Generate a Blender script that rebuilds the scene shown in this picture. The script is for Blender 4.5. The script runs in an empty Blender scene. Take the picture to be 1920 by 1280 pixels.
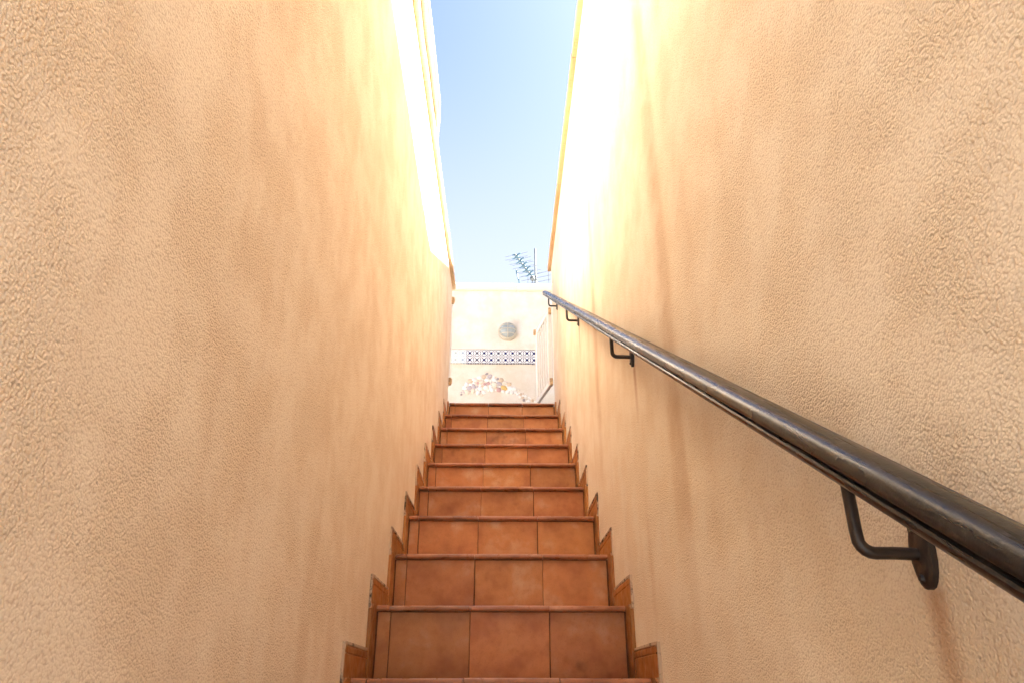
import bpy, math, random
from mathutils import Vector, Matrix, noise

# ------------------------------------------------------------------ camera, sky, sun, exposure
scn = bpy.context.scene
COL = scn.collection
H = 1.742                                   # eye height above the foot of the stairs
cam_d = bpy.data.cameras.new('camera')
cam = bpy.data.objects.new('camera', cam_d)
COL.objects.link(cam)
PITCH = math.atan(658 / 1400)
cam.location = (-0.005, 0, H)
cam.rotation_euler = (math.pi / 2 + PITCH, 0, -math.radians(0.889))
cam_d.sensor_fit = 'HORIZONTAL'
cam_d.sensor_width = 36
cam_d.lens = 36 * 1400 / 1920
cam_d.clip_start = 0.02
cam_d.clip_end = 3000
scn.camera = cam

SUN = Vector((1.0, 0.4, 1.31)).normalized()
world = bpy.data.worlds.new('World')
scn.world = world
world.use_nodes = True
wn = world.node_tree
bg = wn.nodes['Background']
sky = wn.nodes.new('ShaderNodeTexSky')
sky.sky_type = 'NISHITA'
sky.sun_disc = False
sky.sun_elevation = math.asin(SUN.z)
sky.sun_rotation = math.atan2(SUN.x, SUN.y)
sky.altitude = 20
sky.air_density = 0.28
sky.dust_density = 0.9
sky.ozone_density = 4.0
tc = wn.nodes.new('ShaderNodeTexCoord')
sep = wn.nodes.new('ShaderNodeSeparateXYZ')
wn.links.new(tc.outputs['Generated'], sep.inputs[0])
hz = wn.nodes.new('ShaderNodeMapRange')
hz.interpolation_type = 'SMOOTHSTEP'
for k_, v_ in (('From Min', 0.42), ('From Max', 0.78), ('To Min', 0.85), ('To Max', 0.0)): hz.inputs[k_].default_value = v_
wn.links.new(sep.outputs['Z'], hz.inputs['Value'])
mx = wn.nodes.new('ShaderNodeMix'); mx.data_type = 'RGBA'
wn.links.new(hz.outputs[0], mx.inputs['Factor'])
wn.links.new(sky.outputs['Color'], mx.inputs[6])
mx.inputs[7].default_value = (1.06, 1.12, 1.19, 1)
wn.links.new(mx.outputs[2], bg.inputs['Color'])
bg.inputs['Strength'].default_value = 0.05

sun_d = bpy.data.lights.new('sun', 'SUN')
sun_d.energy = 4.3
sun_d.angle = math.radians(0.53)
sun_d.color = (1.0, 0.96, 0.89)
sun = bpy.data.objects.new('sun', sun_d)
sun.rotation_euler = SUN.to_track_quat('Z', 'Y').to_euler()
sun.location = (6, 4, 14)
COL.objects.link(sun)

vs = scn.view_settings
vs.view_transform = 'Standard'
vs.look = 'None'
vs.gamma = 1
vs.use_curve_mapping = False
vs.exposure = 4.22
scn.cycles.max_bounces = 8
scn.cycles.diffuse_bounces = 6
scn.cycles.glossy_bounces = 4
scn.cycles.use_denoising = True
scn.cycles.denoising_input_passes = 'RGB_ALBEDO_NORMAL'
scn.cycles.denoising_prefilter = 'ACCURATE'
scn.cycles.use_adaptive_sampling = True
scn.cycles.adaptive_threshold = 0.02
scn.cycles.caustics_reflective = False
scn.cycles.caustics_refractive = False

# ------------------------------------------------------------------ materials
def mat(name):
    m = bpy.data.materials.new(name)
    m.use_nodes = True
    nt = m.node_tree
    return m, nt, nt.nodes['Principled BSDF']

class NT:
    """tiny node-graph helper"""
    def __init__(s, nt): s.nt = nt
    def n(s, t, **k):
        o = s.nt.nodes.new(t)
        for a, v in k.items(): setattr(o, a, v)
        return o
    def put(s, sock, v):
        if hasattr(v, 'is_linked') or isinstance(v, bpy.types.NodeSocket): s.nt.links.new(v, sock)
        else: sock.default_value = v
    def math(s, op, a, b=0.0, c=None, clamp=False):
        o = s.n('ShaderNodeMath', operation=op, use_clamp=clamp)
        s.put(o.inputs[0], a); s.put(o.inputs[1], b)
        if c is not None: s.put(o.inputs[2], c)
        return o.outputs[0]
    def ramp(s, v, lo, hi, a=0.0, b=1.0, smooth=True):
        o = s.n('ShaderNodeMapRange', interpolation_type='SMOOTHSTEP' if smooth else 'LINEAR')
        o.clamp = True
        s.put(o.inputs['Value'], v)
        o.inputs['From Min'].default_value = lo; o.inputs['From Max'].default_value = hi
        o.inputs['To Min'].default_value = a; o.inputs['To Max'].default_value = b
        return o.outputs[0]
    def mix(s, f, a, b, blend='MIX'):
        o = s.n('ShaderNodeMix', data_type='RGBA', blend_type=blend)
        s.put(o.inputs['Factor'], f)
        s.put(o.inputs[6], a if not isinstance(a, tuple) else (*a[:3], 1))
        s.put(o.inputs[7], b if not isinstance(b, tuple) else (*b[:3], 1))
        return o.outputs[2]
    def noise(s, vec, scale, detail=3, rough=0.55, dist=0.0, dim='3D'):
        o = s.n('ShaderNodeTexNoise', noise_dimensions=dim)
        if vec is not None: s.put(o.inputs['Vector'], vec)
        o.inputs['Scale'].default_value = scale; o.inputs['Detail'].default_value = detail
        o.inputs['Roughness'].default_value = rough; o.inputs['Distortion'].default_value = dist
        return o.outputs['Fac']
    def obj(s): return s.n('ShaderNodeTexCoord').outputs['Object']
    def xyz(s, v):
        o = s.n('ShaderNodeSeparateXYZ'); s.put(o.inputs[0], v); return o.outputs
    def comb(s, x, y, z):
        o = s.n('ShaderNodeCombineXYZ')
        for i, v in enumerate((x, y, z)): s.put(o.inputs[i], v)
        return o.outputs[0]
    def bump(s, h, strength, dist, normal=None):
        o = s.n('ShaderNodeBump')
        o.inputs['Strength'].default_value = strength; o.inputs['Distance'].default_value = dist
        s.put(o.inputs['Height'], h)
        if normal is not None: s.put(o.inputs['Normal'], normal)
        return o.outputs[0]

def stucco(name, base, streaks=(), rust=(), bump=1.0, streak_col=(0.52, 0.30, 0.13), plane='yz', seed=0.0):
    m, nt, bs = mat(name)
    g = NT(nt)
    co = g.obj(); x, y, z = g.xyz(co)
    # every wall is upright: its grain is laid out in the plane of its face, in metres
    flat = g.comb(g.math('ADD', y if plane == 'yz' else x, seed * 3.7), g.math('ADD', z, seed * 1.3), 0.0)
    mid = g.noise(flat, 5.5, 3, 0.65, dim='2D')
    col = g.mix(g.ramp(mid, 0.3, 0.7), tuple(min(c * 1.03, .9) for c in base), (base[0] * .95, base[1] * .91, base[2] * .85))
    # relief shade of the roughcast put into the colour: dark flecks in its hollows
    vo = g.n('ShaderNodeTexVoronoi', feature='F1', voronoi_dimensions='2D')
    wv = g.n('ShaderNodeVectorMath', operation='ADD')            # rough, uneven grains instead of round cells
    g.put(wv.inputs[0], flat)
    coarse = g.n('ShaderNodeTexNoise', noise_dimensions='2D')
    g.put(coarse.inputs['Vector'], flat); coarse.inputs['Scale'].default_value = 165; coarse.inputs['Detail'].default_value = 1
    sc = g.n('ShaderNodeVectorMath', operation='SCALE'); g.put(sc.inputs[0], coarse.outputs['Color']); sc.inputs['Scale'].default_value = 0.0025
    g.put(wv.inputs[1], sc.outputs[0])
    g.put(vo.inputs['Vector'], wv.outputs[0]); vo.inputs['Scale'].default_value = 310
    fleck = g.math('ADD', g.math('MULTIPLY', vo.outputs['Distance'], 0.75), g.math('MULTIPLY', coarse.outputs['Fac'], 0.8))
    deep = g.ramp(mid, 0.32, 0.66, 0.55, 1.15)                   # the coat was thrown thicker in some places
    col = g.mix(g.math('MULTIPLY', g.ramp(fleck, 0.70, 1.05), 0.34), col, (base[0] * .58, base[1] * .48, base[2] * .40))
    # runs of rain water: stretched noise, narrow across and long down
    run = g.noise(g.comb(g.math('MULTIPLY', y if plane == 'yz' else x, 7.0), g.math('MULTIPLY', z, 0.45), 0.0), 1.0, 2, 0.6, dim='2D')
    col = g.mix(g.math('MULTIPLY', g.ramp(run, 0.52, 0.78), 0.10), col, streak_col)
    wob = g.math('MULTIPLY', g.math('SUBTRACT', run, 0.5), 0.10)
    yw = g.math('ADD', y, wob)
    for y0, w, amt, zlo, zhi in streaks:
        d = g.math('ABSOLUTE', g.math('SUBTRACT', yw, y0))
        f = g.ramp(d, 0.0, w, 1.0, 0.0)
        f = g.math('MULTIPLY', f, g.ramp(z, zlo, zlo + 0.35))
        f = g.math('MULTIPLY', f, g.ramp(z, zhi - 0.35, zhi, 1.0, 0.0))
        f = g.math('MULTIPLY', f, g.ramp(mid, 0.2, 0.7, 0.55, 1.0))
        col = g.mix(g.math('MULTIPLY', f, amt), col, streak_col)
    for y0, z0 in rust:
        d = g.math('ABSOLUTE', g.math('SUBTRACT', g.math('ADD', y, g.math('MULTIPLY', wob, 0.12)), y0))
        f = g.math('MULTIPLY', g.ramp(d, 0.0, 0.030, 1, 0), g.ramp(z, z0 - 0.20, z0 + 0.01))
        f = g.math('MULTIPLY', f, g.ramp(z, z0, z0 + 0.015, 1, 0))
        col = g.mix(g.math('MULTIPLY', f, 0.60), col, (0.42, 0.18, 0.06))
    nt.links.new(col, bs.inputs['Base Color'])
    bs.inputs['Roughness'].default_value = 0.92
    bs.inputs['Specular IOR Level'].default_value = 0.2
    nt.links.new(g.bump(g.math('MULTIPLY', fleck, g.math('MULTIPLY', deep, -1.0)), 0.8 * bump, 0.0020), bs.inputs['Normal'])
    return m

WALL = (0.88, 0.78, 0.645)
BR_Y = (-0.45, 0.67, 1.945, 3.23, 4.45)                 # bracket positions along the rail
def rail_z(y): return H + 0.918 + (y - 1.92) * 0.594    # underside of rail
M_left = stucco('stucco_cream', WALL, streaks=((0.9, 0.12, 0.08, 0, 9),))
M_right = stucco('stucco_cream_streaked', WALL, seed=5.0,
                 streaks=((1.53, 0.10, 0.42, H + 0.1, 9), (2.69, 0.10, 0.42, H + 0.6, 9), (3.35, 0.07, 0.22, H + 1.2, 9),
                          (1.93, 0.030, 0.22, H - 0.05, H + 0.62), (1.28, .09, .12, H, 9)),
                 rust=tuple((b, rail_z(b) - 0.10) for b in BR_Y))
M_back = stucco('stucco_offwhite', (0.68, 0.65, 0.61), bump=0.7, plane='xz')
M_panel = stucco('stucco_pale_peach', (0.69, 0.635, 0.57), bump=0.7, plane='xz')

def terracotta(name, base, dark, light, rough=0.42):
    m, nt, bs = mat(name)
    g = NT(nt)
    oi = g.n('ShaderNodeObjectInfo')
    off = g.n('ShaderNodeVectorMath', operation='ADD')
    g.put(off.inputs[0], g.obj())
    r = oi.outputs['Random']
    g.put(off.inputs[1], g.comb(g.math('MULTIPLY', r, 37.0), g.math('MULTIPLY', r, 91.0), g.math('MULTIPLY', r, 53.0)))
    co = off.outputs[0]
    a = g.noise(co, 9.0, 3, 0.55)
    b = g.noise(co, 34.0, 3, 0.6)
    c = g.noise(co, 260.0, 2, 0.5)
    col = g.mix(g.ramp(a, 0.30, 0.56), dark, base)
    col = g.mix(g.math('MULTIPLY', g.ramp(a, 0.54, 0.74), 0.85), col, light)
    col = g.mix(g.math('MULTIPLY', g.ramp(b, 0.45, 0.75), 0.35), col, dark)
    col = g.mix(g.math('MULTIPLY', g.ramp(c, 0.50, 0.80), 0.22), col, tuple(k * 0.5 for k in dark))
    pos = g.n('ShaderNodeNewGeometry').outputs['Position']
    col = g.mix(g.math('MULTIPLY', g.ramp(g.noise(pos, 7.0, 3, 0.7), 0.60, 0.74), 0.55), col, tuple(k * 0.45 for k in dark))
    tint = g.n('ShaderNodeHueSaturation')
    g.put(tint.inputs['Hue'], g.ramp(g.math('FRACT', g.math('MULTIPLY', r, 7.31)), 0, 1, 0.497, 0.504, False))
    g.put(tint.inputs['Color'], col)
    g.put(tint.inputs['Value'], g.ramp(r, 0, 1, 0.78, 1.10, False))
    nt.links.new(tint.outputs[0], bs.inputs['Base Color'])
    g.put(bs.inputs['Roughness'], g.ramp(b, 0.2, 0.8, rough - .08, rough + .16))
    bs.inputs['Specular IOR Level'].default_value = 0.4
    nt.links.new(g.bump(b, 0.25, 0.003), bs.inputs['Normal'])
    return m

M_tile = terracotta('terracotta_tile', (0.585, 0.25, 0.082), (0.43, 0.155, 0.050), (0.64, 0.37, 0.20))
M_nose = terracotta('terracotta_nosing', (0.45, 0.195, 0.092), (0.30, 0.115, 0.05), (0.57, 0.30, 0.175), 0.30)
M_skirt = terracotta('ochre_skirting_tile', (0.44, 0.185, 0.045), (0.34, 0.13, 0.03), (0.50, 0.23, 0.07), 0.36)

def plain(name, col, rough=0.5, metal=0.0, spec=0.5, var=0.12, scale=20.0, bump=0.0, bscale=120.0):
    m, nt, bs = mat(name)
    g = NT(nt)
    co = g.obj()
    f = g.noise(co, scale, 4, 0.6)
    c = g.mix(g.ramp(f, 0.25, 0.75), tuple(k * (1 - var) for k in col), tuple(min(1, k * (1 + var)) for k in col))
    nt.links.new(c, bs.inputs['Base Color'])
    g.put(bs.inputs['Roughness'], g.ramp(f, 0.2, 0.8, max(.05, rough - .08), rough + .08))
    bs.inputs['Metallic'].default_value = metal
    bs.inputs['Specular IOR Level'].default_value = spec
    if bump:
        nt.links.new(g.bump(g.noise(co, bscale, 3), bump, 0.002), bs.inputs['Normal'])
    return m

M_grout = plain('brown_grout', (0.17, 0.080, 0.042), 0.9, spec=0.1, var=0.35)
def grimy(name, col, dirt):
    m, nt, bs = mat(name); g = NT(nt)
    n = g.noise(g.n('ShaderNodeNewGeometry').outputs['Position'], 22.0, 4, 0.7)
    nt.links.new(g.mix(g.ramp(n, 0.50, 0.62), col, dirt), bs.inputs['Base Color'])
    bs.inputs['Roughness'].default_value = 0.9
    return m
M_mortar = grimy('pale_mortar', (0.55, 0.42, 0.30), (0.07, 0.045, 0.03))
M_coping = stucco('coping_cement', (0.54, 0.36, 0.21), bump=0.6, streak_col=(0.30, 0.17, 0.08),
                  streaks=((2.9, .25, .5, -9, 99), (4.1, .2, .45, -9, 99), (2.0, .15, .4, -9, 99)))
M_coping_w = stucco('coping_white', (0.76, 0.71, 0.64), bump=0.5)
M_iron = plain('brown_black_iron', (0.030, 0.019, 0.014), 0.42, 0.0, 0.5, 0.4, 60, 0.25, 160)
M_white = plain('white_paint', (0.86, 0.84, 0.80), 0.4, var=0.05)
M_rustw = plain('stained_white_paint', (0.55, 0.36, 0.18), 0.6, var=0.4, scale=90)
M_floor = terracotta('terrace_paving', (0.34, 0.29, 0.24), (0.28, 0.23, 0.19), (0.40, 0.35, 0.30), 0.6)
M_ground = plain('grey_paving', (0.20, 0.20, 0.195), 0.95, spec=0.1, var=0.3, scale=0.4)
M_glass = plain('frosted_glass', (0.30, 0.34, 0.36), 0.18, var=0.05)
M_cage = plain('cream_enamel', (0.46, 0.42, 0.35), 0.35, var=0.08)
M_alu = plain('weathered_grey_metal', (0.075, 0.092, 0.105), 0.6, 0.0, var=0.1)
M_blue = plain('blue_plastic', (0.03, 0.085, 0.13), 0.45, var=0.15)
M_cable = plain('black_cable', (0.04, 0.04, 0.045), 0.5)

def rail_mat():
    m, nt, bs = mat('worn_brown_rail_paint')
    g = NT(nt)
    co = g.obj(); x, y, z = g.xyz(co)
    st = g.noise(g.comb(g.math('MULTIPLY', x, 90.0), g.math('MULTIPLY', y, 2.2), g.math('MULTIPLY', z, 6.0)), 1.0, 4, 0.65)
    sp = g.noise(co, 85, 4, 0.7)
    col = g.mix(g.ramp(st, 0.3, 0.75), (0.0065, 0.0065, 0.0070), (0.017, 0.0165, 0.017))
    col = g.mix(g.math('MULTIPLY', g.ramp(sp, 0.56, 0.72), 0.35), col, (0.10, 0.09, 0.085))
    nt.links.new(col, bs.inputs['Base Color'])
    bs.inputs['Metallic'].default_value = 0.0
    g.put(bs.inputs['Roughness'], g.ramp(st, 0.25, 0.8, 0.22, 0.36))
    bs.inputs['Specular IOR Level'].default_value = 0.32
    nt.links.new(g.bump(sp, 0.25, 0.0015), bs.inputs['Normal'])
    return m
M_rail = rail_mat()

TW, TH_ = 0.2167, 0.148                     # glazed border tile
def azulejo(name, ink, grey, pale):
    """white glaze printed with dots and eight-petalled stars"""
    m, nt, bs = mat(name)
    g = NT(nt)
    x, y, z = g.xyz(g.obj())
    u = g.math('MULTIPLY', x, 3.0 / TW); v = g.math('MULTIPLY', z, 2.0 / TH_)      # 3 x 2 cells on a tile
    fu = g.math('SUBTRACT', g.math('FRACT', u), 0.5); fv = g.math('SUBTRACT', g.math('FRACT', v), 0.5)
    rdot = g.math('SQRT', g.math('ADD', g.math('MULTIPLY', fu, fu), g.math('MULTIPLY', fv, fv)))
    dot = g.ramp(rdot, 0.17, 0.21, 1, 0)
    gu = g.math('SUBTRACT', g.math('FRACT', g.math('ADD', u, 0.5)), 0.5)
    gv = g.math('SUBTRACT', g.math('FRACT', g.math('ADD', v, 0.5)), 0.5)
    rs = g.math('SQRT', g.math('ADD', g.math('MULTIPLY', gu, gu), g.math('MULTIPLY', gv, gv)))
    an = g.math('ARCTAN2', gv, gu)
    petal = g.ramp(g.math('COSINE', g.math('MULTIPLY', an, 8.0)), -0.25, 0.15)
    ring = g.math('MULTIPLY', g.ramp(rs, 0.12, 0.15), g.ramp(rs, 0.46, 0.49, 1, 0))
    star = g.math('MULTIPLY', petal, ring)
    heart = g.ramp(rs, 0.07, 0.10, 1, 0)
    midc = g.ramp(g.math('ABSOLUTE', g.math('SUBTRACT', u, 1.5)), 0.45, 0.5, 1, 0)   # middle column of dots is grey
    edge = g.ramp(g.math('ABSOLUTE', g.math('SUBTRACT', u, 1.5)), 0.9, 1.1)          # stars at the tile ends are bluer
    white = (0.72, 0.72, 0.73)
    col = g.mix(g.math('MULTIPLY', dot, 1.0 - pale), white, g.mix(midc, ink, grey))
    col = g.mix(g.math('MULTIPLY', g.math('MAXIMUM', star, heart), 0.85 * (1.0 - pale)), col, g.mix(edge, grey, ink))
    nt.links.new(col, bs.inputs['Base Color'])
    bs.inputs['Roughness'].default_value = 0.14
    return m
M_az = azulejo('blue_printed_glaze', (0.006, 0.009, 0.09), (0.06, 0.06, 0.10), 0.0)
M_azp = azulejo('pale_printed_glaze', (0.25, 0.33, 0.42), (0.34, 0.40, 0.40), 0.15)

PEB = [plain('pebble_%s' % n, c, 0.55, var=0.12, scale=60) for n, c in
       (('white', (0.74, 0.72, 0.70)), ('cream', (0.66, 0.58, 0.49)), ('lilac', (0.46, 0.41, 0.44)),
        ('pink', (0.50, 0.31, 0.30)), ('yellow', (0.62, 0.42, 0.14)), ('grey', (0.30, 0.26, 0.27)), ('sand', (0.60, 0.46, 0.34)))]

# ------------------------------------------------------------------ mesh and object helpers
class MB:
    def __init__(s): s.v = []; s.f = []
    def add(s, vs, fs):
        k = len(s.v); s.v += [tuple(p) for p in vs]; s.f += [tuple(i + k for i in f) for f in fs]
        return s
    def box(s, a, b, ch=0.0):
        (x0, y0, z0), (x1, y1, z1) = a, b
        if ch <= 0:
            return s.add([(x0, y0, z0), (x1, y0, z0), (x1, y1, z0), (x0, y1, z0), (x0, y0, z1), (x1, y0, z1), (x1, y1, z1), (x0, y1, z1)],
                         [(0, 3, 2, 1), (4, 5, 6, 7), (0, 1, 5, 4), (1, 2, 6, 5), (2, 3, 7, 6), (3, 0, 4, 7)])
        lo, hi = (x0, y0, z0), (x1, y1, z1)
        idx = {}; vs = []
        for sx in (0, 1):
            for sy in (0, 1):
                for sz in (0, 1):
                    sg = (sx, sy, sz)
                    for ax in range(3):
                        p = [(hi if sg[i] else lo)[i] + (0 if i == ax else (-ch if sg[i] else ch)) for i in range(3)]
                        idx[(sg, ax)] = len(vs); vs.append(p)
        fs = []
        for ax in range(3):
            o = [i for i in range(3) if i != ax]
            for sd in (0, 1):
                q = []
                for p, r in ((0, 0), (1, 0), (1, 1), (0, 1)):
                    sg = [0, 0, 0]; sg[ax] = sd; sg[o[0]] = p; sg[o[1]] = r
                    q.append(idx[(tuple(sg), ax)])
                fs.append(q)
        for ax in range(3):                                   # edge chamfers along ax
            o = [i for i in range(3) if i != ax]
            for p in (0, 1):
                for r in (0, 1):
                    sg0 = [0, 0, 0]; sg0[o[0]] = p; sg0[o[1]] = r; sg1 = list(sg0); sg1[ax] = 1
                    fs.append([idx[(tuple(sg0), o[0])], idx[(tuple(sg0), o[1])], idx[(tuple(sg1), o[1])], idx[(tuple(sg1), o[0])]])
        for sx in (0, 1):
            for sy in (0, 1):
                for sz in (0, 1):
                    fs.append([idx[((sx, sy, sz), a)] for a in range(3)])
        return s.add(vs, fs)
    def tube(s, pts, r, n=8, caps=True):
        pts = [Vector(p) for p in pts]; rings = []
        up = None
        for i, p in enumerate(pts):
            t = (pts[min(i + 1, len(pts) - 1)] - pts[max(i - 1, 0)]).normalized()
            if up is None:
                up = t.orthogonal().normalized()
            up = (up - t * up.dot(t)).normalized(); w = t.cross(up)
            rr = r[i] if isinstance(r, (list, tuple)) else r
            rings.append([p + up * (rr * math.cos(2 * math.pi * k / n)) + w * (rr * math.sin(2 * math.pi * k / n)) for k in range(n)])
        vs = [q for ring in rings for q in ring]; fs = []
        for i in range(len(pts) - 1):
            for k in range(n):
                a, b = i * n + k, i * n + (k + 1) % n
                fs.append((a, b, b + n, a + n))
        if caps:
            fs.append(tuple(reversed(range(n)))); fs.append(tuple(range((len(pts) - 1) * n, len(pts) * n)))
        return s.add(vs, fs)
    def extrude(s, prof, f0, f1):
        """closed 2D profile between two maps (a, b) -> point"""
        n = len(prof)
        vs = [f0(*p) for p in prof] + [f1(*p) for p in prof]
        fs = [(i, (i + 1) % n, (i + 1) % n + n, i + n) for i in range(n)]
        fs += [tuple(reversed(range(n))), tuple(range(n, 2 * n))]
        return s.add(vs, fs)
    def mesh(s, name, mat=None, smooth=False):
        import bmesh
        me = bpy.data.meshes.new(name)
        me.from_pydata(s.v, [], s.f); me.validate()
        bm = bmesh.new(); bm.from_mesh(me); bmesh.ops.recalc_face_normals(bm, faces=bm.faces); bm.to_mesh(me); bm.free()
        if mat: me.materials.append(mat)
        if smooth:
            for p in me.polygons: p.use_smooth = True
            try: me.set_sharp_from_angle(angle=math.radians(38))
            except Exception: pass
        return me
    def obj(s, name, mat=None, parent=None, loc=(0, 0, 0), smooth=False):
        return put(name, s.mesh(name, mat, smooth), parent, loc)

def put(name, me, parent=None, loc=(0, 0, 0), rot=None, scale=None):
    o = bpy.data.objects.new(name, me); COL.objects.link(o)
    o.parent = parent; o.location = loc
    if rot is not None: o.rotation_euler = rot
    if scale is not None: o.scale = scale
    return o
def thing(name, label, cat, loc=(0, 0, 0), group=None, rot=None):
    o = put(name, None, None, loc, rot)
    o['label'] = label; o['category'] = cat
    if group: o['group'] = group
    return o
def struct(o): o['kind'] = 'structure'; return o
rnd = random.Random(7)

# ------------------------------------------------------------------ setting: ground, terraces, floors
WX, SKX = 0.371, 0.361                       # wall face, skirting face (either side of the stair's axis)
RISE, RUN = 0.197, 0.319
def zt(n): return H + 0.032 + RISE * n        # tread level of step n (0 = first one in the picture)
def yn(n): return 1.959 + RUN * n             # its nosing
N0, N1 = -8, 9
ZL = zt(N1)                                   # landing level
YL, YR = 4.81, 4.93                           # far ends of the two stairwell walls
YF = -0.62                                    # near end of the stairwell
YB = 6.90                                     # terrace wall
struct(MB().box((-900, -900, -0.5), (900, 900, -0.004)).obj('ground', M_ground))
ter = MB()
ter.box((-7, YF, -0.2), (-0.572, 12, ZL - 0.006)).box((0.572, YF, -0.2), (7, 12, ZL - 0.006))
ter.box((-0.572, yn(N1) + 0.30, -0.2), (0.572, 12, ZL - 0.006))
struct(ter.obj('terrace', M_floor))

# ------------------------------------------------------------------ stairwell walls
def wall_mesh(side, y0, y1, z0, ztop, thick, m, step=0.045):
    """one rendered wall; the face towards the stair is a slightly uneven grid"""
    mb = MB()
    ny = int((y1 - y0) / step); nz = int((ztop(0.5 * (y0 + y1)) - z0) / step)
    X = side * WX; XO = side * (WX + thick)
    vs = []; fs = []
    for i in range(ny + 1):
        y = y0 + (y1 - y0) * i / ny
        for j in range(nz + 1):
            z = z0 + (ztop(y) - z0) * j / nz
            e = min(1.0, (nz - j) / 4, j / 2) * (1.0 if 0 < i else 0.0)
            d = (noise.noise((y * 1.3, z * 1.1, side * 5)) * 0.0035 + noise.noise((y * 5, z * 5, side * 9)) * 0.0016) * e
            vs.append((X + side * d, y, z))
    for i in range(ny):
        for j in range(nz):
            a = i * (nz + 1) + j
            fs.append((a, a + 1, a + nz + 2, a + nz + 1))
    mb.add(vs, fs)
    q = lambda *p: mb.add(p, [(0, 1, 2, 3)])
    q((XO, y0, z0), (XO, y1, z0), (XO, y1, ztop(y1)), (XO, y0, ztop(y0)))
    q((X, y0, ztop(y0)), (X, y1, ztop(y1)), (XO, y1, ztop(y1)), (XO, y0, ztop(y0)))
    for i, y in ((0, y0), (ny, y1)):
        edge = [vs[i * (nz + 1) + j] for j in range(nz + 1)]
        mb.add(edge + [(XO, y, ztop(y)), (XO, y, z0)], [tuple(range(nz + 3))])
    return mb
top_l = lambda y: H + 2.518 + (y - 2.14) * 0.069
top_r = lambda y: H + 2.945 + (y - 3.5) * -0.008

lw = thing('stucco_wall', 'cream stucco wall with a sunlit strip along its top, facing the handrail', 'wall', (-WX, 0, 0))
wl = wall_mesh(-1, YF - 0.02, YL, -0.1, top_l, 0.20, M_left)
wl.v = [(x + WX, y, z) for x, y, z in wl.v]
wl.obj('wall_face', M_left, lw, smooth=True)
rw = thing('stucco_wall', 'cream stucco wall with vertical stain streaks that carries the dark handrail', 'wall', (WX, 0, 0))
wr = wall_mesh(1, YF - 0.02, YR, -0.1, top_r, 0.20, M_right)
wr.v = [(x - WX, y, z) for x, y, z in wr.v]
wr.obj('wall_face', M_right, rw, smooth=True)

def coping(side, root, ys, ztop, over, th, m):
    """cement coping slabs, one after the other along the wall top"""
    for a, b in zip(ys[:-1], ys[1:]):
        mb = MB()
        j = [rnd.uniform(-0.003, 0.003) for _ in range(2)]
        n = max(2, int((b - a) / 0.12)); rows = []
        for i in range(n + 1):
            y = a + 0.002 + (b - a - 0.004) * i / n
            w = over + j[0] + noise.noise((y * 4, side * 3, 1)) * 0.0035
            z = ztop(y) + 0.002; t = th + j[1]
            r = 0.008
            prof = [(w - 0.003, 0), (w, 0.005), (w, t - r), (w - 0.3 * r, t - .3 * r), (w - r, t), (-0.23, t + 0.006), (-0.23, 0)]
            rows.append([(-side * px, y, z + pz) for px, pz in prof])
        k = 7; vs = [p for r_ in rows for p in r_]; fs = []
        for i in range(n):
            for q in range(k): fs.append((i * k + q, i * k + (q + 1) % k, (i + 1) * k + (q + 1) % k, (i + 1) * k + q))
        fs += [tuple(range(k)), tuple(range(n * k, (n + 1) * k))]
        mb.add(vs, fs).obj('coping_slab', m, root)
M_coping_l = stucco('coping_pale_cement', (0.76, 0.61, 0.42), bump=0.6, streak_col=(0.45, 0.28, 0.13), streaks=((2.9, .25, .3, -9, 99),))
coping(-1, lw, (YF - 0.05, 0.2, 0.95, 1.9, 2.62, 3.42, YL + 0.06), top_l, 0.026, 0.05, M_coping_l)
coping(1, rw, (YF - 0.05, 0.05, 0.85, 1.85, 2.85, 3.9, YR + 0.05), top_r, 0.023, 0.045, M_coping)
# a thicker white capping lies on the nearer half of the left coping
cap = MB()
cst = [(YF - 0.04, 0.055), (0.6, 0.057), (1.7, 0.053), (2.4, 0.057), (2.86, 0.054), (2.98, 0.045), (3.12, 0.026), (3.22, 0.012)]
for y_, w_ in cst:
    zt_ = top_l(y_) + 0.0535
    cap.v += [(w_ - 0.008, y_, zt_), (w_, y_, zt_ + 0.010), (w_, y_, zt_ + 0.040), (w_ - 0.012, y_, zt_ + 0.056), (-0.24, y_, zt_ + 0.058), (-0.24, y_, zt_)]
for i in range(len(cst) - 1):
    for q in range(6): cap.f.append((i * 6 + q, i * 6 + (q + 1) % 6, (i + 1) * 6 + (q + 1) % 6, (i + 1) * 6 + q))
cap.f += [tuple(range(6)), tuple(range((len(cst) - 1) * 6, len(cst) * 6))]
cap.obj('capping', M_coping_w, lw)
# ------------------------------------------------------------------ the staircase
st = thing('staircase', 'straight flight of terracotta tiled steps between two cream walls', 'stairs', (0, 0, 0))
JX = (-0.360, -0.322, -0.091, 0.140, 0.360)             # tile joints across a step
GAP = 0.0012
rt_me = {}
def riser_mesh(i):
    w = JX[i + 1] - JX[i] - 2 * GAP
    return MB().box((-w / 2, 0, -(RISE - 0.020) / 2), (w / 2, 0.012, (RISE - 0.020) / 2), 0.0012).mesh('riser_tile', M_tile)
def tread_mesh(i):
    w = JX[i + 1] - JX[i] - 2 * GAP
    R = 0.0070; L = RUN + 0.024
    pr = [(R + R * math.cos(a), -R + R * math.sin(a)) for a in [math.radians(90 + 180 * k / 8) for k in range(9)]] + [(L, -2 * R), (L, 0)]
    return MB().extrude(pr, lambda a, b: (-w / 2, a, b), lambda a, b: (w / 2, a, b)).mesh('nosing_tile', M_nose, True)
R_ME = [riser_mesh(i) for i in range(4)]; T_ME = [tread_mesh(i) for i in range(4)]
SK_F = 0.067                                             # skirting stands this far in front of the nosing
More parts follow.
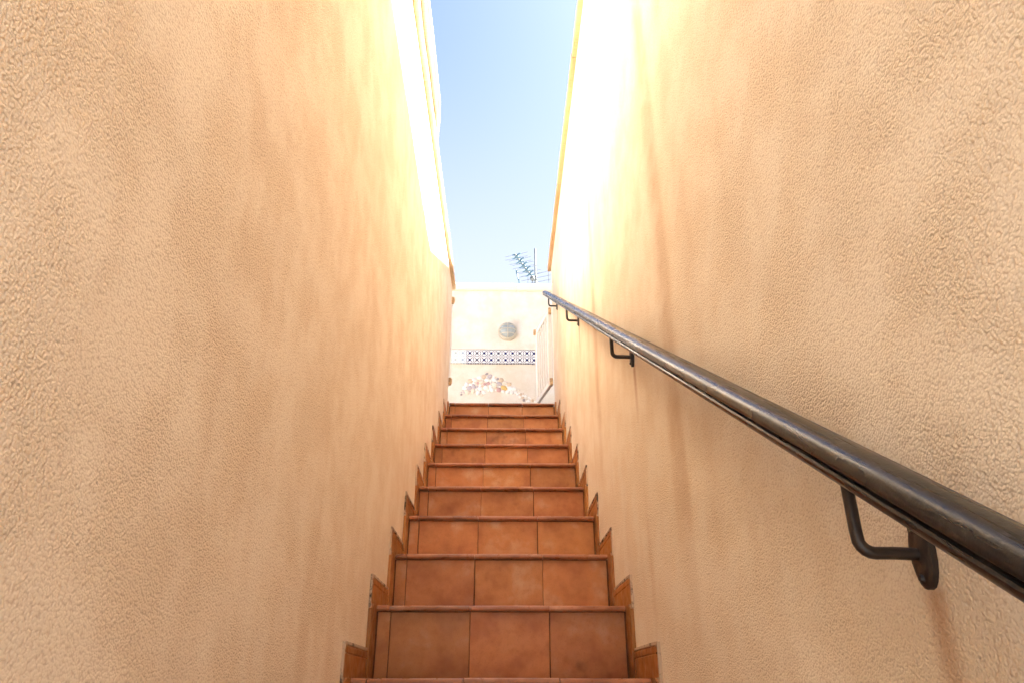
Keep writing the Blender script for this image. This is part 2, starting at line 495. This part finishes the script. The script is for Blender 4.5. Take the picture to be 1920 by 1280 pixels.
def skirt_flat(side):
    """low skirting over a tread: body, groove, rounded cap"""
    t = WX - SKX; L = RUN
    pr = [(0, 0), (t, 0), (t, 0.050), (t - 0.0025, 0.0515), (t - 0.0025, 0.0535), (t, 0.055), (t, 0.066), (t * 0.6, 0.0725), (0, 0.074)]
    f = lambda y: (lambda a, b: (-side * (a - 0.004), y, b))
    return MB().extrude(pr, f(0.0012), f(L - 0.0012)).mesh('skirting_tile', M_skirt)
def skirt_up(side):
    """upright skirting beside a riser, top cut on the slant"""
    t = WX - SKX; d = SK_F + 0.028
    h = RISE
    pr = [(0, 0.001), (d, 0.001), (d, h - 0.002), (0.034, h - 0.002), (0.0, h - 0.016)]
    f = lambda x: (lambda a, b: (x, a, b))
    x0, x1 = 0.004 * side, -side * (t - 0.0012)
    return MB().extrude(pr, f(x0), f(x1)).mesh('skirting_upright', M_skirt)
def mortar_mesh(side):
    t = 0.0055
    x0, x1 = sorted((0.004 * side, -side * t))
    return MB().box((x0, -0.0045, -0.014), (x1, 0.02, 0.0775)).box((x0, 0.02, 0.072), (x1, RUN - 0.005, 0.0785)).mesh('mortar_bed', M_mortar)
SF = {s: skirt_flat(s) for s in (-1, 1)}; SU = {s: skirt_up(s) for s in (-1, 1)}; MO = {s: mortar_mesh(s) for s in (-1, 1)}
for n in range(N0, N1 + 1):
    y, z = yn(n), zt(n)
    core = MB().box((-0.375, 0.033, -0.30), (0.375, 0.360 if n < N1 else 0.368, -0.0138)).obj('step', M_grout, st, (0, y, z))
    for i in range(4):
        xc = 0.5 * (JX[i] + JX[i + 1])
        put('riser_tile', R_ME[i], core, (xc + rnd.uniform(-.0006, .0006), 0.030 + rnd.uniform(-.0007, .0007), -0.0150 - (RISE - 0.020) / 2 - 0.0005),
            (rnd.uniform(-.004, .004), rnd.uniform(-.003, .003), rnd.uniform(-.004, .004)))
        put('nosing_tile', T_ME[i], core, (xc, rnd.uniform(-.0012, .0012), rnd.uniform(-.0008, .0008)), (rnd.uniform(-.002, .002), rnd.uniform(-.002, .002), rnd.uniform(-.003, .003)))
    for s in (-1, 1):
        put('skirting_upright', SU[s], core, (s * WX, -SK_F, -RISE + 0.0015))
        if n < N1:
            put('skirting_tile', SF[s], core, (s * WX, -SK_F, 0.0005))
            put('mortar_bed', MO[s], core, (s * WX, -SK_F, 0.0005))

# ------------------------------------------------------------------ handrail
hr = thing('handrail', 'dark brown moulded metal handrail on bent brackets along the streaked wall', 'handrail', (0.312, 0, 0))
sl = math.atan(0.594)
# cross-section: a = across (towards wall +), b = up, perpendicular to the rail's run
RP = [(0.0, 0.0), (0.008, 0.0008), (0.0150, 0.0040), (0.0185, 0.0085), (0.0192, 0.0115), (0.0180, 0.0138), (0.0145, 0.0150), (0.0145, 0.0172), (0.0190, 0.0182),
      (0.0205, 0.0205), (0.0200, 0.0265), (0.0168, 0.0325), (0.0105, 0.0365), (0.0, 0.0378)]
RP = RP + [(-a, b) for a, b in reversed(RP[1:-1])]
def rp(y, k=1.0):
    return lambda a, b: (a * k, y - (b - 0.018) * k * math.sin(sl), rail_z(y) + 0.018 + (b - 0.018) * k * math.cos(sl))
mb = MB()
stations = [(-0.56, 0.8), (-0.555, 1.0)] + [(-0.555 + i * (4.80 + 0.555) / 14, 1.0) for i in range(1, 15)] + [(4.806, 0.8)]
k = len(RP)
for y, sc in stations:
    f = rp(y, sc); dx = noise.noise((y * 0.9, 2, 3)) * 0.002
    mb.v += [(p[0] + dx, p[1], p[2] + dx) for p in (f(a, b) for a, b in RP)]
for i in range(len(stations) - 1):
    for q in range(k): mb.f.append((i * k + q, i * k + (q + 1) % k, (i + 1) * k + (q + 1) % k, (i + 1) * k + q))
mb.f += [tuple(range(k)), tuple(range((len(stations) - 1) * k, len(stations) * k))]
mb.obj('rail', M_rail, hr, smooth=True)
for b in BR_Y:
    zr = rail_z(b); dz = -0.064
    pts = [(0, 0, 0.004), (0, 0, -0.012), (0, 0, -0.044)]
    for t in range(1, 6):
        a = math.radians(90 * t / 5)
        pts.append((0.014 - 0.014 * math.cos(a), 0, -0.050 - 0.014 * math.sin(a)))
    pts += [(0.030, 0, dz), (0.0545, 0, dz - 0.001)]
    rod = MB().tube(pts, 0.0056, 10).obj('bracket', M_iron, hr, (0, b, zr), True)
    pl = MB()
    ell = [(0.0165 * math.cos(2 * math.pi * i / 20), 0.031 * math.sin(2 * math.pi * i / 20)) for i in range(20)]
    pl.v += [(0.060, a, dz + c) for a, c in ell] + [(0.0535, a, dz + c) for a, c in ell] + [(0.0505, a * .72, dz + c * .72) for a, c in ell]
    for r_ in range(2):
        for i in range(20): pl.f.append((r_ * 20 + i, r_ * 20 + (i + 1) % 20, (r_ + 1) * 20 + (i + 1) % 20, (r_ + 1) * 20 + i))
    pl.f += [tuple(range(20)), tuple(range(40, 60))]
    pl.obj('wall_plate', M_iron, rod, (0, 0, 0), True)
    for s in (-1, 1):
        MB().tube([(0.052, 0, dz + s * 0.021), (0.0480, 0, dz + s * 0.021)], [0.004, 0.0028], 8).obj('screw', M_iron, rod)

# ------------------------------------------------------------------ terrace wall with border tiles and dolphin
tw = thing('terrace_wall', 'off-white terrace wall at the stair head with blue tile border and pebble dolphin', 'wall', (0, YB, ZL))
zb0, zb1, ztop_w = H + 3.002 - ZL, H + 3.152 - ZL, H + 3.822 - ZL
PX = 0.337                                   # right end of the sunk panel
up = MB()
up.box((-3.0, 0, zb1 + 0.002), (3.0, 0.24, ztop_w))
up.obj('wall_face', M_back, tw)
MB().box((PX, -0.002, -0.02), (3.0, 0.24, zb1)).obj('pilaster', M_back, tw)
MB().box((-3.0, 0.034, -0.02), (PX - 0.001, 0.24, zb1)).obj('sunk_panel', M_panel, tw)
for a, b in ((-3.0, -1.9), (-1.9, -0.9), (-0.9, 0.15), (0.15, 1.2), (1.2, 2.1), (2.1, 3.0)):
    MB().box((a + .002, -0.035, ztop_w + 0.002), (b - .002, 0.28, ztop_w + 0.078), 0.006).obj('coping_slab', M_coping_w, tw)
AZ = MB().box((0.0006, 0, 0.0006), (TW - 0.0006, 0.032, TH_ - 0.0006), 0.001)
me_az = AZ.mesh('border_tile', M_az); me_azp = AZ.mesh('border_tile', M_azp)
x = 0.290
i = 0
while x > -2.2:
    put('border_tile', me_azp if i >= 4 else me_az, tw, (x, 0.003 + rnd.uniform(-.0008, .0008), zb0 + .001 + rnd.uniform(-.0008, .0008)), (0, rnd.uniform(-.004, .004), 0))
    x -= TW; i += 1
DOL = [(-0.42, 2.671), (-0.389, 2.716), (-0.363, 2.764), (-0.344, 2.807), (-0.315, 2.84), (-0.275, 2.854), (-0.235, 2.873), (-0.18, 2.884), (-0.166, 2.912), (-0.141, 2.913),
       (-0.12, 2.879), (-0.065, 2.868), (-0.025, 2.863), (0.006, 2.842), (0.046, 2.807), (0.076, 2.791), (0.111, 2.759), (0.155, 2.733), (0.195, 2.706), (0.225, 2.682),
       (0.264, 2.651), (0.294, 2.635), (0.333, 2.625), (0.338, 2.606), (0.284, 2.606), (0.234, 2.608), (0.205, 2.624), (0.175, 2.658), (0.135, 2.682), (0.086, 2.7),
       (0.026, 2.708), (-0.014, 2.718), (-0.044, 2.729), (-0.098, 2.726), (-0.143, 2.723), (-0.177, 2.701), (-0.192, 2.656), (-0.216, 2.656), (-0.242, 2.701),
       (-0.262, 2.709), (-0.312, 2.706), (-0.361, 2.69), (-0.4, 2.671)]
def inside(p, poly):
    r = False; n = len(poly)
    for a in range(n):
        (x0, z0), (x1, z1) = poly[a], poly[a - 1]
        if (z0 > p[1]) != (z1 > p[1]) and p[0] < (x1 - x0) * (p[1] - z0) / (z1 - z0) + x0: r = not r
    return r
import bmesh
def pebble_mesh(k, m):
    bm = bmesh.new(); bmesh.ops.create_icosphere(bm, subdivisions=2, radius=1)
    for v in bm.verts:
        d = noise.noise(v.co * 1.1 + Vector((k * 7.3, 0, 0))) * 0.28
        v.co *= 1 + d
        v.co.y *= 0.55
    me = bpy.data.meshes.new('pebble'); bm.to_mesh(me); bm.free(); me.materials.append(m)
    for p in me.polygons: p.use_smooth = True
    return me
PM = [[pebble_mesh(k + 5 * j, m) for k in range(3)] for j, m in enumerate(PEB)]
dol = put('dolphin_mosaic', None, tw, (0, 0.034, 0)); dol['label'] = 'leaping dolphin made of white, pink and yellow pebbles'
placed = [(0.026, 2.751, 0.030, 4), (-0.134, 2.798, 0.020, 3), (-0.172, 2.79, 0.018, 3), (-0.072, 2.785, 0.032, 1), (-0.153, 2.899, 0.017, 5), (-0.20, 2.672, 0.019, 1), (-0.24, 2.80, .017, 3), (-0.40, 2.677, .013, 5), (-.375, 2.70, .014, 2)]
rp_ = random.Random(11)
for rad in (0.026, 0.022, 0.019, 0.016, 0.013, 0.010):
    for _ in range(2600):
        p = (rp_.uniform(-0.42, 0.34), rp_.uniform(2.60, 2.92))
        if not inside(p, DOL): continue
        if p[0] > 0.13 and rad > 0.016: continue
        if all(math.hypot(p[0] - q[0], p[1] - q[1]) > 0.80 * (rad + q[2]) for q in placed):
            w = [12, 3, 4 if p[0] < 0 else 0, 2 if p[0] < 0 else 0, 0, 1, 3]
            placed.append((p[0], p[1], rad, rp_.choices(range(7), w)[0]))
for px, pz, r, c in placed:
    put('pebble', rp_.choice(PM[c]), dol, (px, 0.002, H + pz - ZL), (rp_.uniform(-.2, .2), rp_.uniform(0, 6.28), rp_.uniform(-.2, .2)),
        (r * rp_.uniform(0.95, 1.2), r * rp_.uniform(.9, 1.2), r * rp_.uniform(0.8, 1.0)))

# round caged lamp
lp = thing('wall_lamp', 'round caged bulkhead lamp on the off-white wall above the tile border', 'lamp', (0.058, YB, H + 3.346))
def disc_prof(pr, m, name, parent, n=28):
    mb = MB()
    for r, d in pr: mb.v += [(r * math.cos(2 * math.pi * i / n), -d, r * math.sin(2 * math.pi * i / n)) for i in range(n)]
    for q in range(len(pr) - 1):
        for i in range(n): mb.f.append((q * n + i, q * n + (i + 1) % n, (q + 1) * n + (i + 1) % n, (q + 1) * n + i))
    mb.f += [tuple(range(n)), tuple(range((len(pr) - 1) * n, len(pr) * n))]
    return mb.obj(name, m, parent, smooth=True)
disc_prof([(0.098, 0.0), (0.100, 0.012), (0.097, 0.034), (0.090, 0.040), (0.080, 0.040)], M_cage, 'base', lp)
disc_prof([(0.083, 0.036), (0.081, 0.052), (0.070, 0.072), (0.052, 0.086), (0.028, 0.093), (0.006, 0.095)], M_glass, 'globe', lp)
cg = disc_prof([(0.080, 0.041), (0.091, 0.041), (0.093, 0.047), (0.089, 0.052), (0.083, 0.051)], M_cage, 'cage', lp)
for h in (-0.045, 0.0, 0.045):
    w = math.sqrt(0.086 ** 2 - h * h)
    for vert in (False, True):
        if vert and h != 0.0: continue
        pts = []
        for t in range(11):
            a = -1 + 2 * t / 10
            d = 0.046 + 0.057 * (1 - a * a) ** 0.5 * (1 - (h / 0.1) ** 2)
            pts.append((h, -d, a * w) if vert else (a * w, -d, h))
        MB().tube(pts, 0.0035, 6).obj('cage_bar', M_cage, cg, smooth=True)

# ------------------------------------------------------------------ gate leaves at the stair head
def gate(label, hinge, end, z0, z1, cat='gate', blocks=(1, 1)):
    d = Vector((end[0] - hinge[0], end[1] - hinge[1], 0)); L = d.length; ang = math.atan2(d.y, d.x)
    g = thing('gate_leaf', label, cat, (hinge[0], hinge[1], z0), rot=(0, 0, ang))
    h = z1 - z0
    MB().box((0, -0.014, 0), (0.030, 0.014, h), 0.002).obj('stile', M_white, g)
    MB().box((L - 0.030, -0.014, 0), (L, 0.014, h), 0.002).obj('stile', M_white, g)
    MB().box((0.030, -0.012, 0.0), (L - 0.030, 0.012, 0.035), 0.002).obj('rail', M_white, g)
    MB().box((0.030, -0.012, h - 0.035), (L - 0.030, 0.012, h - 0.001), 0.002).obj('rail', M_white, g)
    n = 5
    for i in range(n):
        x = 0.030 + (L - 0.06) * (i + 0.5) / n
        MB().box((x - 0.0055, -0.0055, 0.034), (x + 0.0055, 0.0055, h - 0.034), 0.001).obj('picket', M_white, g)
    for zz in (0.0, h - 0.045):
        MB().tube([(-0.012, 0, zz), (-0.012, 0, zz + 0.05)], 0.011, 10).box((-0.030, -0.006, zz + 0.006), (0.004, 0.006, zz + 0.042), 0.001).obj('hinge', M_rustw, g)
    MB().box((L - 0.012, -0.030, h - 0.040), (L + 0.012, 0.03, h + 0.004), 0.003).obj('latch', M_rustw, g)
    return g
gate('white picket gate leaf standing open beside the wall with the handrail', (0.352, YR + 0.035), (0.278, YR + 0.40), H + 1.99, H + 2.60)
gate('white picket gate leaf folded back behind the sunlit wall, only its hinges showing', (-0.372, YL + 0.035), (-0.62, YL + 0.29), H + 1.94, H + 2.62)

# ------------------------------------------------------------------ television antenna behind the terrace wall
an = thing('television_antenna', 'grey television antenna with blue directors on a mast beyond the terrace wall', 'antenna', (0.532, 10.4, ZL))
zm = H + 6.56 - ZL; zbm = H + 6.006 - ZL
MB().tube([(0, 0, -0.01), (0, 0, zm)], 0.014, 10).obj('mast', M_alu, an, smooth=True)
A = Vector((0.211 - 0.532, -0.675, zbm)); B = Vector((-0.03, 0.0, zbm))
dr = (B - A).normalized(); pe = Vector((dr.y, -dr.x, 0))
MB().tube([A - dr * 0.04, B + dr * 0.30], 0.011, 6).obj('boom', M_alu, an)
MB().box((-0.045, -0.03, zbm - 0.035), (0.022, 0.03, zbm + 0.035), 0.004).obj('clamp', M_alu, an)
for i in range(5):
    c = A + (B - A) * (0.02 + 0.19 * i)
    x_ = MB()
    for sv in (-1, 1):
        for sh in (-1, 1):
            x_.tube([c, c + pe * (0.034 * sh) + Vector((0, 0, 0.034 * sv)), c + pe * (0.070 * sh) + Vector((0, 0, 0.036 * sv))], [0.015, 0.013, 0.010], 6)
    x_.box(c - Vector((0.018, 0.018, 0.016)), c + Vector((0.018, 0.018, 0.016)), 0.003)
    dd = x_.obj('director', M_blue, an)
    for sv in (-1, 1):
        MB().tube([c - pe * 0.185 + Vector((0, 0, 0.032 * sv)), c + pe * 0.185 + Vector((0, 0, 0.032 * sv))], 0.0032, 5).obj('rod', M_alu, dd)
dp = MB()
c = A + (B - A) * 0.93
dp.tube([c - Vector((0, 0, 0.075)), c - Vector((0, 0, 0.055)), c - Vector((0, 0, .02)), c + Vector((0, 0, .015))], [0.018, 0.038, 0.042, 0.02], 10)
dp.obj('dipole_box', M_alu, an, smooth=True)
for i, zz in enumerate((-0.20, -0.12, -0.04, 0.05, 0.13, 0.21)):
    c = B + dr * 0.22 + Vector((0, 0, zz))
    MB().tube([c - pe * 0.30, c + pe * 0.30], 0.0038, 5).obj('reflector_rod', M_alu, an)
for sg in (-0.18, 0.18):
    c = B + dr * 0.22 + pe * sg
    MB().tube([c - Vector((0, 0, 0.22)), c + Vector((0, 0, 0.23))], 0.005, 5).obj('reflector_post', M_alu, an)
MB().tube([(-0.316, -0.4, zbm - 0.085), (-0.30, -0.4, zbm - 0.17), (-0.279, -0.4, zbm - 0.266), (-0.25, -0.2, zbm - 0.33), (0, 0, zbm - 0.36)], 0.011, 6).obj('lower_arm', M_blue, an)
cab = [(-0.05, -0.05, zbm - 0.07), (-0.06, -0.04, zbm - 0.16), (-0.03, -0.03, zbm - 0.26), (-0.024, -0.02, zbm - 0.45), (-0.024, -0.01, 0.3)]
MB().tube(cab, 0.006, 6).obj('cable', M_cable, an, smooth=True)

# ------------------------------------------------------------------ unseen sloping wall, added to shade the left wall's end and the landing
sp = thing('sloping_shade_wall', 'unseen shade-casting wall with a sloping top, added on the roof beyond the handrail wall', 'shade caster', (1.2, 3.8, ZL - 0.006))
za, zb = H + 4.12 - ZL, H + 4.80 - ZL
pp = [(0.10, 0), (2.7, 0), (2.7, zb), (1.42, zb), (0.10, za)]
MB().extrude(pp, lambda a, b: (0, a, b), lambda a, b: (0.22, a, b)).obj('wall_face', M_back, sp)
